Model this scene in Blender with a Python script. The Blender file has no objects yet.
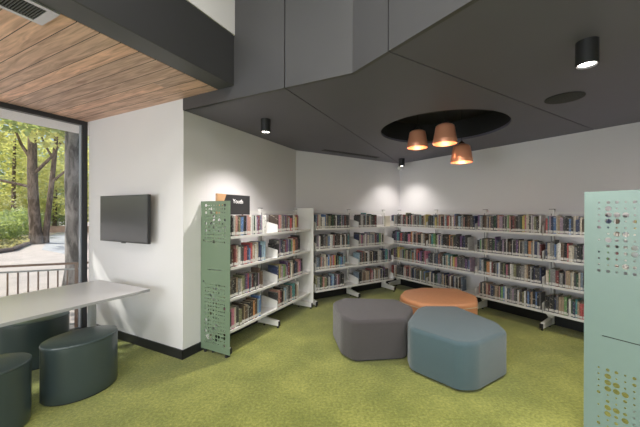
import bpy, bmesh, math, random
from mathutils import Vector, Matrix
rnd = random.Random(7)
SC = bpy.context.scene
COL = SC.collection
R = math.radians
F = 303.0; Y0 = 212.8; ROLL = .0035; EYE = 1.5

# ------------------------------------------------------------------ frames
A = Vector((-1.396, 3.092))                       # outside corner of the television wall
def direction(a): return Vector((math.sin(R(a)), math.cos(R(a))))
dL = direction(27); nL = Vector((dL.y, -dL.x))
dM = direction(57); nM = Vector((dM.y, -dM.x))
dR = -direction(-33); nR = Vector((dR.y, -dR.x))
Cc = A + dL * 2.19
Dc = Cc + dM * 2.48
def LP(t, o): return A + dL * t + nL * o
def MP(t, o): return Cc + dM * t + nM * o
def RP(t, o): return Dc + dR * t + nR * o
thL, thM, thR = R(63), R(33), R(-57)

# ------------------------------------------------------------------ materials
MATS = {}
def mat(name, col, rough=.6, metal=0, var=0, scale=20, bump=0, bscale=200, spec=.5, coat=0, emit=None, estr=0, sheen=0):
    if name in MATS: return MATS[name]
    m = bpy.data.materials.new(name); m.use_nodes = True
    nt = m.node_tree; b = nt.nodes['Principled BSDF']
    c = (*col, 1)
    b.inputs['Base Color'].default_value = c
    b.inputs['Roughness'].default_value = rough
    b.inputs['Metallic'].default_value = metal
    b.inputs['Specular IOR Level'].default_value = spec
    b.inputs['Coat Weight'].default_value = coat
    b.inputs['Sheen Weight'].default_value = sheen
    tc = nt.nodes.new('ShaderNodeTexCoord')
    n = nt.nodes.new('ShaderNodeTexNoise'); n.inputs['Scale'].default_value = scale; n.inputs['Detail'].default_value = 4
    nt.links.new(tc.outputs['Object'], n.inputs['Vector'])
    mx = nt.nodes.new('ShaderNodeMix'); mx.data_type = 'RGBA'
    v = var if var else .03
    mx.inputs['A'].default_value = tuple(max(0, x * (1 - v)) for x in col) + (1,)
    mx.inputs['B'].default_value = tuple(min(1, x * (1 + v)) for x in col) + (1,)
    nt.links.new(n.outputs['Fac'], mx.inputs['Factor'])
    nt.links.new(mx.outputs['Result'], b.inputs['Base Color'])
    if bump:
        n2 = nt.nodes.new('ShaderNodeTexNoise'); n2.inputs['Scale'].default_value = bscale; n2.inputs['Detail'].default_value = 3
        nt.links.new(tc.outputs['Object'], n2.inputs['Vector'])
        bp = nt.nodes.new('ShaderNodeBump'); bp.inputs['Strength'].default_value = bump; bp.inputs['Distance'].default_value = .005
        nt.links.new(n2.outputs['Fac'], bp.inputs['Height']); nt.links.new(bp.outputs['Normal'], b.inputs['Normal'])
    if emit:
        b.inputs['Emission Color'].default_value = (*emit, 1); b.inputs['Emission Strength'].default_value = estr
    MATS[name] = m
    return m

white_wall = mat('white_plaster', (.715, .70, .71), .8, var=.02, scale=3, bump=.05)
tv_wall_m = white_wall
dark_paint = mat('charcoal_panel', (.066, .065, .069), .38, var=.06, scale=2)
ceil_paint_tinted = mat('charcoal_ceiling', (.118, .111, .148), .5, var=.06, scale=2)  # fascia paint, lightened and tinted violet to cancel the carpet's green bounce
beam_side_shade = mat('charcoal_beam', (.034, .034, .036), .5, var=.06, scale=2)  # darker copy of the charcoal paint, shade put into the beam side
black = mat('black_matt', (.012, .012, .013), .7)
skirt = mat('black_skirting', (.014, .015, .017), .45)
shelf_w = mat('white_powder_coat', (.74, .73, .715), .4)
sage = mat('sage_green_powder_coat', (.155, .215, .145), .36, var=.03, coat=.1)
mint = mat('mint_green_powder_coat', (.185, .262, .245), .38, var=.03, coat=.1)
tabletop_m = mat('white_laminate', (.62, .62, .63), .3, coat=.15)
table_edge_m = mat('grey_laminate_edge', (.33, .33, .34), .45)
vinyl = mat('dark_green_vinyl', (.042, .060, .062), .30, var=.1, scale=8, bump=.12, bscale=160, coat=.12)
grey_wool = mat('charcoal_wool', (.058, .051, .053), .95, var=.45, scale=260, bump=.5, bscale=420, sheen=.25)
teal_wool = mat('teal_wool', (.056, .095, .110), .95, var=.4, scale=260, bump=.5, bscale=420, sheen=.3)
orange_m = mat('orange_leatherette', (.55, .25, .115), .5, var=.1, scale=30, bump=.15, bscale=250)
piping_m = mat('cream_piping', (.62, .50, .36), .6)
copper = mat('brushed_copper', (1, .42, .26), .3, metal=.5, var=.15, scale=3)
copper_in = mat('copper_inner', (.86, .38, .20), .4, metal=.75)
blackmetal = mat('black_metal', (.025, .025, .027), .4, metal=.2)
tv_screen = mat('tv_glass', (.055, .058, .062), .16, spec=.8)
tv_body = mat('tv_bezel', (.012, .012, .013), .3)
alu = mat('brushed_aluminium', (.6, .6, .62), .35, metal=.8)
frame_dark = mat('dark_window_frame', (.035, .037, .042), .4, metal=.2)
frame_alu = mat('grey_window_bead', (.30, .33, .37), .4, metal=.3)
blind_m = mat('white_blind_fabric', (.78, .79, .80), .8)
rubber = mat('black_rubber', (.02, .02, .02), .8)
lamp_on = mat('lamp_lens', (.9, .9, .9), .5, emit=(1, .93, .84), estr=14)
bulb_on = mat('bulb_glass', (.9, .8, .6), .5, emit=(1, .70, .42), estr=5)
sign_black = mat('sign_black', (.022, .022, .024), .5)
sign_wood = mat('sign_plywood', (.50, .29, .15), .5, var=.2, scale=12)
sign_text = mat('sign_lettering', (.8, .8, .8), .6)
rail_m = mat('bronze_rail', (.20, .12, .09), .5, metal=.3)
rail_g = mat('grey_rail', (.34, .33, .33), .5, metal=.3)
concrete = mat('pale_paving', (.50, .43, .40), .9, var=.25, scale=2.5, bump=.2, bscale=30)
path_m = mat('grey_path', (.42, .42, .45), .9, var=.3, scale=3)
soil = mat('leaf_litter', (.17, .15, .09), .95, var=.5, scale=12)
kerb_m = mat('bed_edging', (.20, .15, .13), .9, var=.3, scale=6)
bark1 = mat('brown_bark', (.14, .105, .085), .95, var=.5, scale=9, bump=.8, bscale=30)
bark2 = mat('grey_bark', (.11, .10, .105), .95, var=.6, scale=9, bump=.8, bscale=30)
def bark_mat(name, c0, c1):
    m = mat(name, c0, .95, var=.3, scale=9, bump=.8, bscale=30); nt = m.node_tree; b = nt.nodes['Principled BSDF']
    tc = nt.nodes.new('ShaderNodeTexCoord'); mp = nt.nodes.new('ShaderNodeMapping'); mp.inputs['Scale'].default_value = (7, 7, 2.2)
    n = nt.nodes.new('ShaderNodeTexNoise'); n.inputs['Scale'].default_value = 1; n.inputs['Detail'].default_value = 6; n.inputs['Distortion'].default_value = .8
    cr = nt.nodes.new('ShaderNodeValToRGB'); e = cr.color_ramp.elements
    e[0].position = .40; e[0].color = (*c0, 1); e[1].position = .62; e[1].color = (*c1, 1)
    nt.links.new(tc.outputs['Object'], mp.inputs[0]); nt.links.new(mp.outputs[0], n.inputs[0]); nt.links.new(n.outputs['Fac'], cr.inputs[0]); nt.links.new(cr.outputs[0], b.inputs['Base Color'])
    return m
bark1 = bark_mat('brown_bark_mottled', (.09, .065, .05), (.22, .165, .135))
bark2 = bark_mat('grey_bark_mottled', (.06, .055, .055), (.25, .235, .235))
def leafmat(name, col):
    m = mat(name, col, .6, var=.5, scale=2.2)
    b = m.node_tree.nodes['Principled BSDF']
    nt = m.node_tree
    tr = nt.nodes.new('ShaderNodeBsdfTranslucent'); tr.inputs['Color'].default_value = (min(1, col[0] * 1.8), min(1, col[1] * 1.6), col[2], 1)
    mx = nt.nodes.new('ShaderNodeMixShader'); mx.inputs['Fac'].default_value = .5
    out = nt.nodes['Material Output']
    nt.links.new(b.outputs[0], mx.inputs[1]); nt.links.new(tr.outputs[0], mx.inputs[2]); nt.links.new(mx.outputs[0], out.inputs['Surface'])
    return m
leaf_a = leafmat('bright_leaves', (.50, .54, .28))
leaf_b = leafmat('mid_leaves', (.28, .36, .18))
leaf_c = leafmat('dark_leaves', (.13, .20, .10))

def carpet_mat():
    m = bpy.data.materials.new('green_carpet'); m.use_nodes = True; nt = m.node_tree
    b = nt.nodes['Principled BSDF']; b.inputs['Roughness'].default_value = .97; b.inputs['Specular IOR Level'].default_value = .12
    b.inputs['Sheen Weight'].default_value = .25
    tc = nt.nodes.new('ShaderNodeTexCoord')
    def noise(s, d=4):
        n = nt.nodes.new('ShaderNodeTexNoise'); n.inputs['Scale'].default_value = s; n.inputs['Detail'].default_value = d
        nt.links.new(tc.outputs['Object'], n.inputs['Vector']); return n
    n1 = noise(2.6, 6); n2 = noise(46, 5); n3 = noise(170, 2)
    ad = nt.nodes.new('ShaderNodeMath'); ad.operation = 'MULTIPLY_ADD'; ad.inputs[1].default_value = .35
    nt.links.new(n1.outputs['Fac'], ad.inputs[0])
    a2 = nt.nodes.new('ShaderNodeMath'); a2.operation = 'MULTIPLY_ADD'; a2.inputs[1].default_value = .45
    nt.links.new(n2.outputs['Fac'], a2.inputs[0]); nt.links.new(a2.outputs[0], ad.inputs[2])
    a3 = nt.nodes.new('ShaderNodeMath'); a3.operation = 'MULTIPLY'; a3.inputs[1].default_value = .35
    nt.links.new(n3.outputs['Fac'], a3.inputs[0]); nt.links.new(a3.outputs[0], a2.inputs[2])
    cr = nt.nodes.new('ShaderNodeValToRGB'); nt.links.new(ad.outputs[0], cr.inputs['Fac'])
    e = cr.color_ramp.elements
    e[0].position = .44; e[0].color = (.12, .14, .02, 1)
    e[1].position = .72; e[1].color = (.335, .34, .075, 1)
    x = e.new(.57); x.color = (.19, .208, .036, 1)
    nt.links.new(cr.outputs['Color'], b.inputs['Base Color'])
    bp = nt.nodes.new('ShaderNodeBump'); bp.inputs['Strength'].default_value = .7; bp.inputs['Distance'].default_value = .012
    nt.links.new(a2.outputs[0], bp.inputs['Height']); nt.links.new(bp.outputs['Normal'], b.inputs['Normal'])
    return m
carpet = carpet_mat()

def wood_mat():
    # local x runs along L (across the boards), local y along the boards
    m = bpy.data.materials.new('timber_boards'); m.use_nodes = True; nt = m.node_tree
    b = nt.nodes['Principled BSDF']; b.inputs['Roughness'].default_value = .5
    L = nt.links.new
    tc = nt.nodes.new('ShaderNodeTexCoord'); sp = nt.nodes.new('ShaderNodeSeparateXYZ'); L(tc.outputs['Object'], sp.inputs[0])
    def M(op, a=None, b_=None, v=None, v2=None):
        n = nt.nodes.new('ShaderNodeMath'); n.operation = op
        if a is not None: L(a, n.inputs[0])
        if b_ is not None: L(b_, n.inputs[1])
        if v is not None: n.inputs[1].default_value = v
        if v2 is not None: n.inputs[2].default_value = v2
        return n.outputs[0]
    q = M('DIVIDE', sp.outputs[0], v=.128)
    fl = M('FLOOR', q); fr = M('FRACT', q)
    wn = nt.nodes.new('ShaderNodeTexWhiteNoise'); wn.noise_dimensions = '1D'; L(fl, wn.inputs['W'])
    yl = M('MULTIPLY_ADD', wn.outputs['Value'], v=2.3); nt.links.new(sp.outputs[1], yl.node.inputs[2])
    yq = M('DIVIDE', yl, v=6.5); yf = M('FLOOR', yq); yfr = M('FRACT', yq)
    cmb = nt.nodes.new('ShaderNodeCombineXYZ'); L(fl, cmb.inputs[0]); L(yf, cmb.inputs[1])
    wn2 = nt.nodes.new('ShaderNodeTexWhiteNoise'); wn2.noise_dimensions = '3D'; L(cmb.outputs[0], wn2.inputs['Vector'])
    # grain
    cg = nt.nodes.new('ShaderNodeCombineXYZ')
    gx = M('MULTIPLY', sp.outputs[0], v=26); gy = M('MULTIPLY', sp.outputs[1], v=2.2); gz = M('MULTIPLY', wn2.outputs['Value'], v=40)
    L(gx, cg.inputs[0]); L(gy, cg.inputs[1]); L(gz, cg.inputs[2])
    ng = nt.nodes.new('ShaderNodeTexNoise'); ng.inputs['Scale'].default_value = 1; ng.inputs['Detail'].default_value = 6; ng.inputs['Distortion'].default_value = 1.2
    L(cg.outputs[0], ng.inputs['Vector'])
    cr = nt.nodes.new('ShaderNodeValToRGB'); e = cr.color_ramp.elements
    e[0].position = .3; e[0].color = (.44, .265, .19, 1); e[1].position = .68; e[1].color = (.88, .60, .46, 1)
    L(ng.outputs['Fac'], cr.inputs['Fac'])
    cr2 = nt.nodes.new('ShaderNodeValToRGB'); e = cr2.color_ramp.elements
    e[0].color = (.80, .80, .84, 1); e[1].color = (1.15, 1.05, 1, 1); L(wn2.outputs['Value'], cr2.inputs['Fac'])
    mx = nt.nodes.new('ShaderNodeMix'); mx.data_type = 'RGBA'; mx.blend_type = 'MULTIPLY'; mx.inputs['Factor'].default_value = 1
    L(cr.outputs['Color'], mx.inputs['A']); L(cr2.outputs['Color'], mx.inputs['B'])
    g = M('COMPARE', fr, v=0.0, v2=.045)
    g2 = M('COMPARE', yfr, v=0.0, v2=.003)
    gm = g
    mg = nt.nodes.new('ShaderNodeMix'); mg.data_type = 'RGBA'; mg.inputs['B'].default_value = (.045, .03, .025, 1)
    L(gm, mg.inputs['Factor']); L(mx.outputs['Result'], mg.inputs['A']); L(mg.outputs['Result'], b.inputs['Base Color'])
    return m
timber = wood_mat()

def glass_mat():
    m = bpy.data.materials.new('window_glass'); m.use_nodes = True; nt = m.node_tree
    b = nt.nodes['Principled BSDF']; nt.nodes.remove(b)
    t = nt.nodes.new('ShaderNodeBsdfTransparent'); g = nt.nodes.new('ShaderNodeBsdfGlossy'); g.inputs['Roughness'].default_value = .02
    t.inputs['Color'].default_value = (.95, .97, .97, 1)
    lw = nt.nodes.new('ShaderNodeLayerWeight'); pw = nt.nodes.new('ShaderNodeMath'); pw.operation = 'POWER'; pw.inputs[1].default_value = 4
    fr = nt.nodes.new('ShaderNodeMath'); fr.operation = 'MULTIPLY_ADD'; fr.inputs[1].default_value = .5; fr.inputs[2].default_value = .04
    nt.links.new(lw.outputs['Facing'], pw.inputs[0]); nt.links.new(pw.outputs[0], fr.inputs[0])
    mx = nt.nodes.new('ShaderNodeMixShader')
    nt.links.new(fr.outputs[0], mx.inputs[0]); nt.links.new(t.outputs[0], mx.inputs[1]); nt.links.new(g.outputs[0], mx.inputs[2])
    nt.links.new(mx.outputs[0], nt.nodes['Material Output'].inputs['Surface'])
    return m
glass = glass_mat()

# ------------------------------------------------------------------ helpers
def link(name, bm, m, parent=None, smooth=False, loc=None, rz=0):
    me = bpy.data.meshes.new(name)
    bmesh.ops.recalc_face_normals(bm, faces=bm.faces[:])
    bm.to_mesh(me); bm.free()
    for mm in (m if isinstance(m, (list, tuple)) else [m]): me.materials.append(mm)
    if smooth:
        for p in me.polygons: p.use_smooth = True
    o = bpy.data.objects.new(name, me); COL.objects.link(o)
    if smooth:
        try: me.set_sharp_from_angle(angle=R(38))
        except Exception: pass
    if parent: o.parent = parent
    if loc is not None: o.location = loc
    o.rotation_euler = (0, 0, rz)
    return o
def empty(name, label, cat, loc=(0, 0, 0), rz=0, group=None):
    o = bpy.data.objects.new(name, None); COL.objects.link(o); o.empty_display_size = .1
    o.location = loc; o.rotation_euler = (0, 0, rz); tag(o, label, cat, group); return o
def tag(o, label, cat, group=None, kind=None):
    o['label'] = label; o['category'] = cat
    if group: o['group'] = group
    if kind: o['kind'] = kind
    return o
def struct(o): o['kind'] = 'structure'; return o
def box(bm, x0, x1, y0, y1, z0, z1, mi=0):
    v = [bm.verts.new(p) for p in ((x0,y0,z0),(x1,y0,z0),(x1,y1,z0),(x0,y1,z0),(x0,y0,z1),(x1,y0,z1),(x1,y1,z1),(x0,y1,z1))]
    for f in ((0,3,2,1),(4,5,6,7),(0,1,5,4),(1,2,6,5),(2,3,7,6),(3,0,4,7)):
        bm.faces.new([v[i] for i in f]).material_index = mi
    return v
def bevel(bm, w, seg=2):
    bmesh.ops.bevel(bm, geom=bm.edges[:], offset=w, segments=seg, profile=.5, affect='EDGES')
def prism(bm, pts, z0, z1, holes=()):
    """vertical prism of a 2D polygon (with optional hole loops)"""
    es = []; 
    for loop in [pts, *holes]:
        vs = [bm.verts.new((p[0], p[1], z0)) for p in loop]
        es += [bm.edges.new((vs[i], vs[(i + 1) % len(vs)])) for i in range(len(vs))]
    r = bmesh.ops.triangle_fill(bm, edges=es, use_beauty=True)
    fs = [g for g in r['geom'] if isinstance(g, bmesh.types.BMFace)]
    ex = bmesh.ops.extrude_face_region(bm, geom=fs)
    vs = [g for g in ex['geom'] if isinstance(g, bmesh.types.BMVert)]
    bmesh.ops.translate(bm, verts=vs, vec=(0, 0, z1 - z0))
def prism_axis(bm, pts, a0, a1, axis):
    """extrude a 2D outline along x (pts=(y,z)) or y (pts=(x,z))"""
    f = (lambda a, p: (a, p[0], p[1])) if axis == 'x' else (lambda a, p: (p[0], a, p[1]))
    lo = [bm.verts.new(f(a0, p)) for p in pts]; hi = [bm.verts.new(f(a1, p)) for p in pts]
    n = len(pts)
    bm.faces.new(lo); bm.faces.new(hi[::-1])
    for i in range(n): bm.faces.new((lo[i], lo[(i+1) % n], hi[(i+1) % n], hi[i]))
def lathe(bm, prof, seg=40, cx=0, cy=0, close=False):
    rings = []
    for r_, z in prof:
        rings.append([bm.verts.new((cx + r_ * math.cos(2*math.pi*k/seg), cy + r_ * math.sin(2*math.pi*k/seg), z)) for k in range(seg)] if r_ > 1e-6 else [bm.verts.new((cx, cy, z))])
    for a, b in zip(rings, rings[1:]):
        for k in range(seg):
            k2 = (k + 1) % seg
            if len(a) == 1 and len(b) == 1: continue
            if len(a) == 1: bm.faces.new((a[0], b[k], b[k2]))
            elif len(b) == 1: bm.faces.new((a[k], a[k2], b[0]))
            else: bm.faces.new((a[k], a[k2], b[k2], b[k]))
def tube(bm, p, q, r0, r1=None, seg=8):
    r1 = r0 if r1 is None else r1
    p, q = Vector(p), Vector(q); d = (q - p).normalized()
    u = d.orthogonal().normalized(); w = d.cross(u)
    a = [bm.verts.new(p + (u*math.cos(2*math.pi*k/seg) + w*math.sin(2*math.pi*k/seg))*r0) for k in range(seg)]
    b = [bm.verts.new(q + (u*math.cos(2*math.pi*k/seg) + w*math.sin(2*math.pi*k/seg))*r1) for k in range(seg)]
    for k in range(seg): bm.faces.new((a[k], a[(k+1) % seg], b[(k+1) % seg], b[k]))
    bm.faces.new(a[::-1]); bm.faces.new(b)
def P3(v, z=0): return (v.x, v.y, z)
def wall_seg(name, p, q, z0, z1, thick, m, side=1):
    """wall slab whose visible face runs p->q; thickness goes to the side away from the room"""
    d = (q - p).normalized(); n = Vector((-d.y, d.x)) * side
    bm = bmesh.new(); prism(bm, [p, q, q + n*thick, p + n*thick], z0, z1)
    return struct(link(name, bm, m))

# ------------------------------------------------------------------ the room
ZD = 2.54; ZW = 2.66; ZT = 4.3
bm = bmesh.new()
floor_pts = [LP(-6.2, -1.80), LP(0, -1.80), LP(0, 0), Cc, Dc, RP(4.3, 0), RP(4.3, 2.4), RP(6.0, 3.2), LP(-6.2, 6.0)]
prism(bm, [LP(-6.2, -1.86), LP(.15, -1.86), LP(.15, -.15), Cc + (-nL)*.15 + dL*.04, Dc + (-nM)*.12 + (-nR)*.12, RP(4.45, -.15), RP(9.5, -.15), LP(-6.2, 7.6)], -.15, 0)
struct(link('floor', bm, carpet))
# television wall (runs from the window to the corner A), left wall, middle wall, right wall, and the far side wall
B0 = LP(0, -1.80)
wall_seg('wall_television', B0 + nL*.03, A, 0, ZT, .30, tv_wall_m)
wall_seg('wall_left', LP(.3005, 0), Cc, 0, ZT, .15, white_wall)
wall_seg('wall_middle', Cc, Dc, 0, ZT, .15, white_wall)
wall_seg('wall_right', Dc, RP(4.3, 0), 0, ZT, .15, white_wall)
wall_seg('wall_side', RP(4.3, -.15), RP(4.3, 2.38), 0, ZT, .15, white_wall)
wall_seg('wall_side_return', RP(4.45, 2.38), RP(9.5, 2.38), 0, ZT, .15, white_wall)
WB = ((-1.5, 1.6), (2.4, 6.2))  # openings for the two invented, unseen back windows
for a_, b_ in ((-1.8, -1.5), (1.6, 2.4), (6.2, 7.6)): wall_seg('wall_back', LP(-6.2, b_), LP(-6.2, a_), 0, ZT, .15, white_wall)
for a_, b_ in WB:
    wall_seg('wall_back', LP(-6.2, b_), LP(-6.2, a_), 2.6, ZT, .15, white_wall)
    wall_seg('wall_back', LP(-6.2, b_), LP(-6.2, a_), 0, .2, .15, white_wall)
# skirtings
def skirting(name, p, q, h=.095, th=.012):
    d = (q - p).normalized(); n = Vector((d.y, -d.x))
    bm = bmesh.new(); prism(bm, [p + n*.0005, q + n*.0005, q + n*th, p + n*th], .0, h)
    return struct(link(name, bm, skirt))
skirting('baseboard_television', B0 + nL*.07, LP(0, .012))
skirting('baseboard_left', LP(-.012, 0), Cc)
skirting('baseboard_middle', Cc, Dc, .13)
skirting('baseboard_right', Dc, RP(4.3, 0), .17)
skirting('baseboard_side', RP(4.3, 0), RP(4.3, 2.38))

# timber ceiling, local x along L, local y to the window
bm = bmesh.new(); box(bm, -6.2, -.002, -.48, 1.86, 0, .05)
struct(link('ceiling_timber', bm, timber, loc=P3(A, ZW), rz=thL))
# beam: flat soffit strip + side coloured darker to paint in its shade
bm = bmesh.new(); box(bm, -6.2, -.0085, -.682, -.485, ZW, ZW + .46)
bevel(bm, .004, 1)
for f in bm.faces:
    if f.calc_center_median().z < ZW + .005: f.material_index = 1  # underside takes the lighter copy, imitating the light it catches
struct(link('trim_beam', bm, [beam_side_shade, dark_paint], loc=P3(A), rz=thL))
bm = bmesh.new(); box(bm, -6.2, -.008, -.69, -.5, ZW + .461, ZT)
struct(link('wall_upper', bm, white_wall, loc=P3(A), rz=thL))
# upper void ceiling
bm = bmesh.new(); prism(bm, [LP(-6.2, .3), LP(.3, .3), RP(4.5, -.3), RP(9.5, -.15), LP(-6.2, 7.6)], ZT, ZT + .1)
struct(link('ceiling_upper', bm, white_wall))

# charcoal lowered ceiling in three panels with open joints, and the folded fascia above its edge
P1 = LP(.022, 1.235); Fd = LP(.022, 1.845); ddF = direction(147)
P2 = Fd + ddF * .37; PE = Fd + ddF * 4.9
S2 = Dc + dR * 3.15
def shift_line(p, q, o):
    d = (q - p).normalized(); n = Vector((-d.y, d.x)); return p + n*o, q + n*o
g = .005
circ = [(1.50 + .735*math.cos(2*math.pi*k/72), 3.76 + .735*math.sin(2*math.pi*k/72)) for k in range(72)]
a1, a2 = shift_line(P1, Dc, g); b1, b2 = shift_line(P1, Dc, -g)
c1, c2 = shift_line(P2, S2, g); e1, e2 = shift_line(P2, S2, -g)
Ae = LP(.001, .001)
for i, (poly, hl) in enumerate((([Ae, a1, a2, Cc], []), ([b1, Fd, c1, c2, b2], [circ]), ([e1, PE, RP(9.3, 2.6), RP(4.3, 2.3), RP(4.3, 0), e2], []))):
    bm = bmesh.new(); prism(bm, poly, ZD, ZD + .03, hl)
    struct(link('ceiling', bm, ceil_paint_tinted))
for p, q in ((P1, Dc), (P2, S2)):
    bm = bmesh.new(); l1, l2 = shift_line(p, q, .03); m1, m2 = shift_line(p, q, -.03)
    prism(bm, [l1, l2, m2, m1], ZD + .031, ZD + .045); struct(link('ceiling_joint', bm, black))
# recess
bm = bmesh.new(); lathe(bm, [(.755, ZD + .031), (.755, ZD + .30), (0, ZD + .30)], 72, 1.50, 3.76)
lathe(bm, [(.737, ZD + .031), (.737, ZD + .285), (0, ZD + .285)], 72, 1.50, 3.76)
struct(link('ceiling_recess', bm, black, smooth=True))
# thin ring lip
n1 = dL; n2 = Vector((-ddF.y, ddF.x)); n2 = n2 if n2.dot(dL) > 0 else -n2
mi = (n1 + n2).normalized()/math.cos(R(15))
def fascia(inner, outer):
    bm = bmesh.new(); prism(bm, inner + outer[::-1], ZD, ZT); return struct(link('ceiling_fascia', bm, dark_paint))
TH = .03; e_ = .0008
A0 = LP(.022, .0)
fascia([A0 - n1*e_, P1 - n1*e_ - nL*g], [A0 - n1*TH, P1 - n1*TH - nL*g])
fascia([P1 - n1*e_ + nL*g, Fd - mi*e_, P2 - n2*e_ - ddF*g], [P1 - n1*TH + nL*g, Fd - mi*TH, P2 - n2*TH - ddF*g])
fascia([P2 - n2*e_ + ddF*g, PE - n2*e_], [P2 - n2*TH + ddF*g, PE - n2*TH])
for p, d, n in ((P1, nL, n1), (P2, ddF, n2)):
    bm = bmesh.new(); prism(bm, [p - d*.03 + n*.001, p + d*.03 + n*.001, p + d*.03 + n*.012, p - d*.03 + n*.012], ZD + .046, ZT)
    struct(link('ceiling_joint', bm, black))
# linear air slot in the dark ceiling
vent = empty('slot_diffuser', 'long black linear air slot in the charcoal ceiling above the corner bookcase', 'air vent', P3(MP(.97, .275), ZD), thM)
bm = bmesh.new()
for y in (-.055, .047): box(bm, -.62, .62, y, y + .008, -.004, -.0005)
box(bm, -.62, -.612, -.055, .055, -.004, -.0005); box(bm, .612, .62, -.055, .055, -.004, -.0005)
link('frame', bm, blackmetal, vent)
bm = bmesh.new(); box(bm, -.612, .612, -.047, .047, -.0025, -.0005); link('slot', bm, black, vent)
bm = bmesh.new()
box(bm, -.612, .612, -.004, .004, -.006, -.0026); link('blade', bm, dark_paint, vent)

# air grille in the timber ceiling
gr = empty('ceiling_grille', 'aluminium framed air grille in the timber ceiling beside the beam', 'air vent', P3(LP(-1.235, .375), ZW), thL)
bm = bmesh.new()
box(bm, -1.3, 0, -.115, -.085, -.010, -.0005); box(bm, -1.3, 0, .085, .112, -.010, -.0005)
box(bm, -.05, 0, -.085, .085, -.010, -.0005); box(bm, -1.3, -1.25, -.085, .085, -.010, -.0005)
link('frame', bm, alu, gr)
bm = bmesh.new(); box(bm, -1.25, -.05, -.085, .085, -.003, -.0005); link('backing', bm, black, gr)
bm = bmesh.new()
for k in range(92): box(bm, -1.245 + k*.013, -1.241 + k*.013, -.085, .085, -.009, -.003)
link('louvre', bm, mat('dark_louvre', (.10, .10, .10), .5), gr)

# ------------------------------------------------------------------ window (in the window wall, offset -1.80, facing nL)
# local frame: x along L, y = -offset ; wall plane y = 1.80
wx0 = -3.3
bm = bmesh.new()
box(bm, wx0, -.0, 1.80, 1.87, 2.605, ZW)            # head
box(bm, -.055, 0, 1.80, 1.87, .03, 2.605)           # jamb
box(bm, wx0, -.0, 1.80, 1.87, 0, .03)               # sill
box(bm, wx0, wx0 + .055, 1.80, 1.87, .03, 2.605)
win = struct(link('window_1', bm, frame_dark, loc=P3(A), rz=thL))
bm = bmesh.new(); box(bm, -.070, -.056, 1.815, 1.86, .03, 2.605); box(bm, wx0 + .056, wx0 + .08, 1.815, 1.86, .03, 2.605)
link('window_bead', bm, frame_alu, win)
bm = bmesh.new(); box(bm, wx0 + .08, -.085, 1.838, 1.844, .03, 2.605); link('pane', bm, glass, win)
bm = bmesh.new(); box(bm, -7.5, 3.2, 1.96, 3.66, 2.90, 3.02)          # white eave outside, over the terrace
struct(link('ceiling_eave', bm, blind_m, loc=P3(A), rz=thL))
bm = bmesh.new(); box(bm, -6.2, wx0, 1.80, 1.95, 0, ZT); box(bm, wx0, .3, 1.80, 1.95, ZW + .002, ZT)
struct(link('wall_window', bm, white_wall, loc=P3(A), rz=thL))

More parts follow.
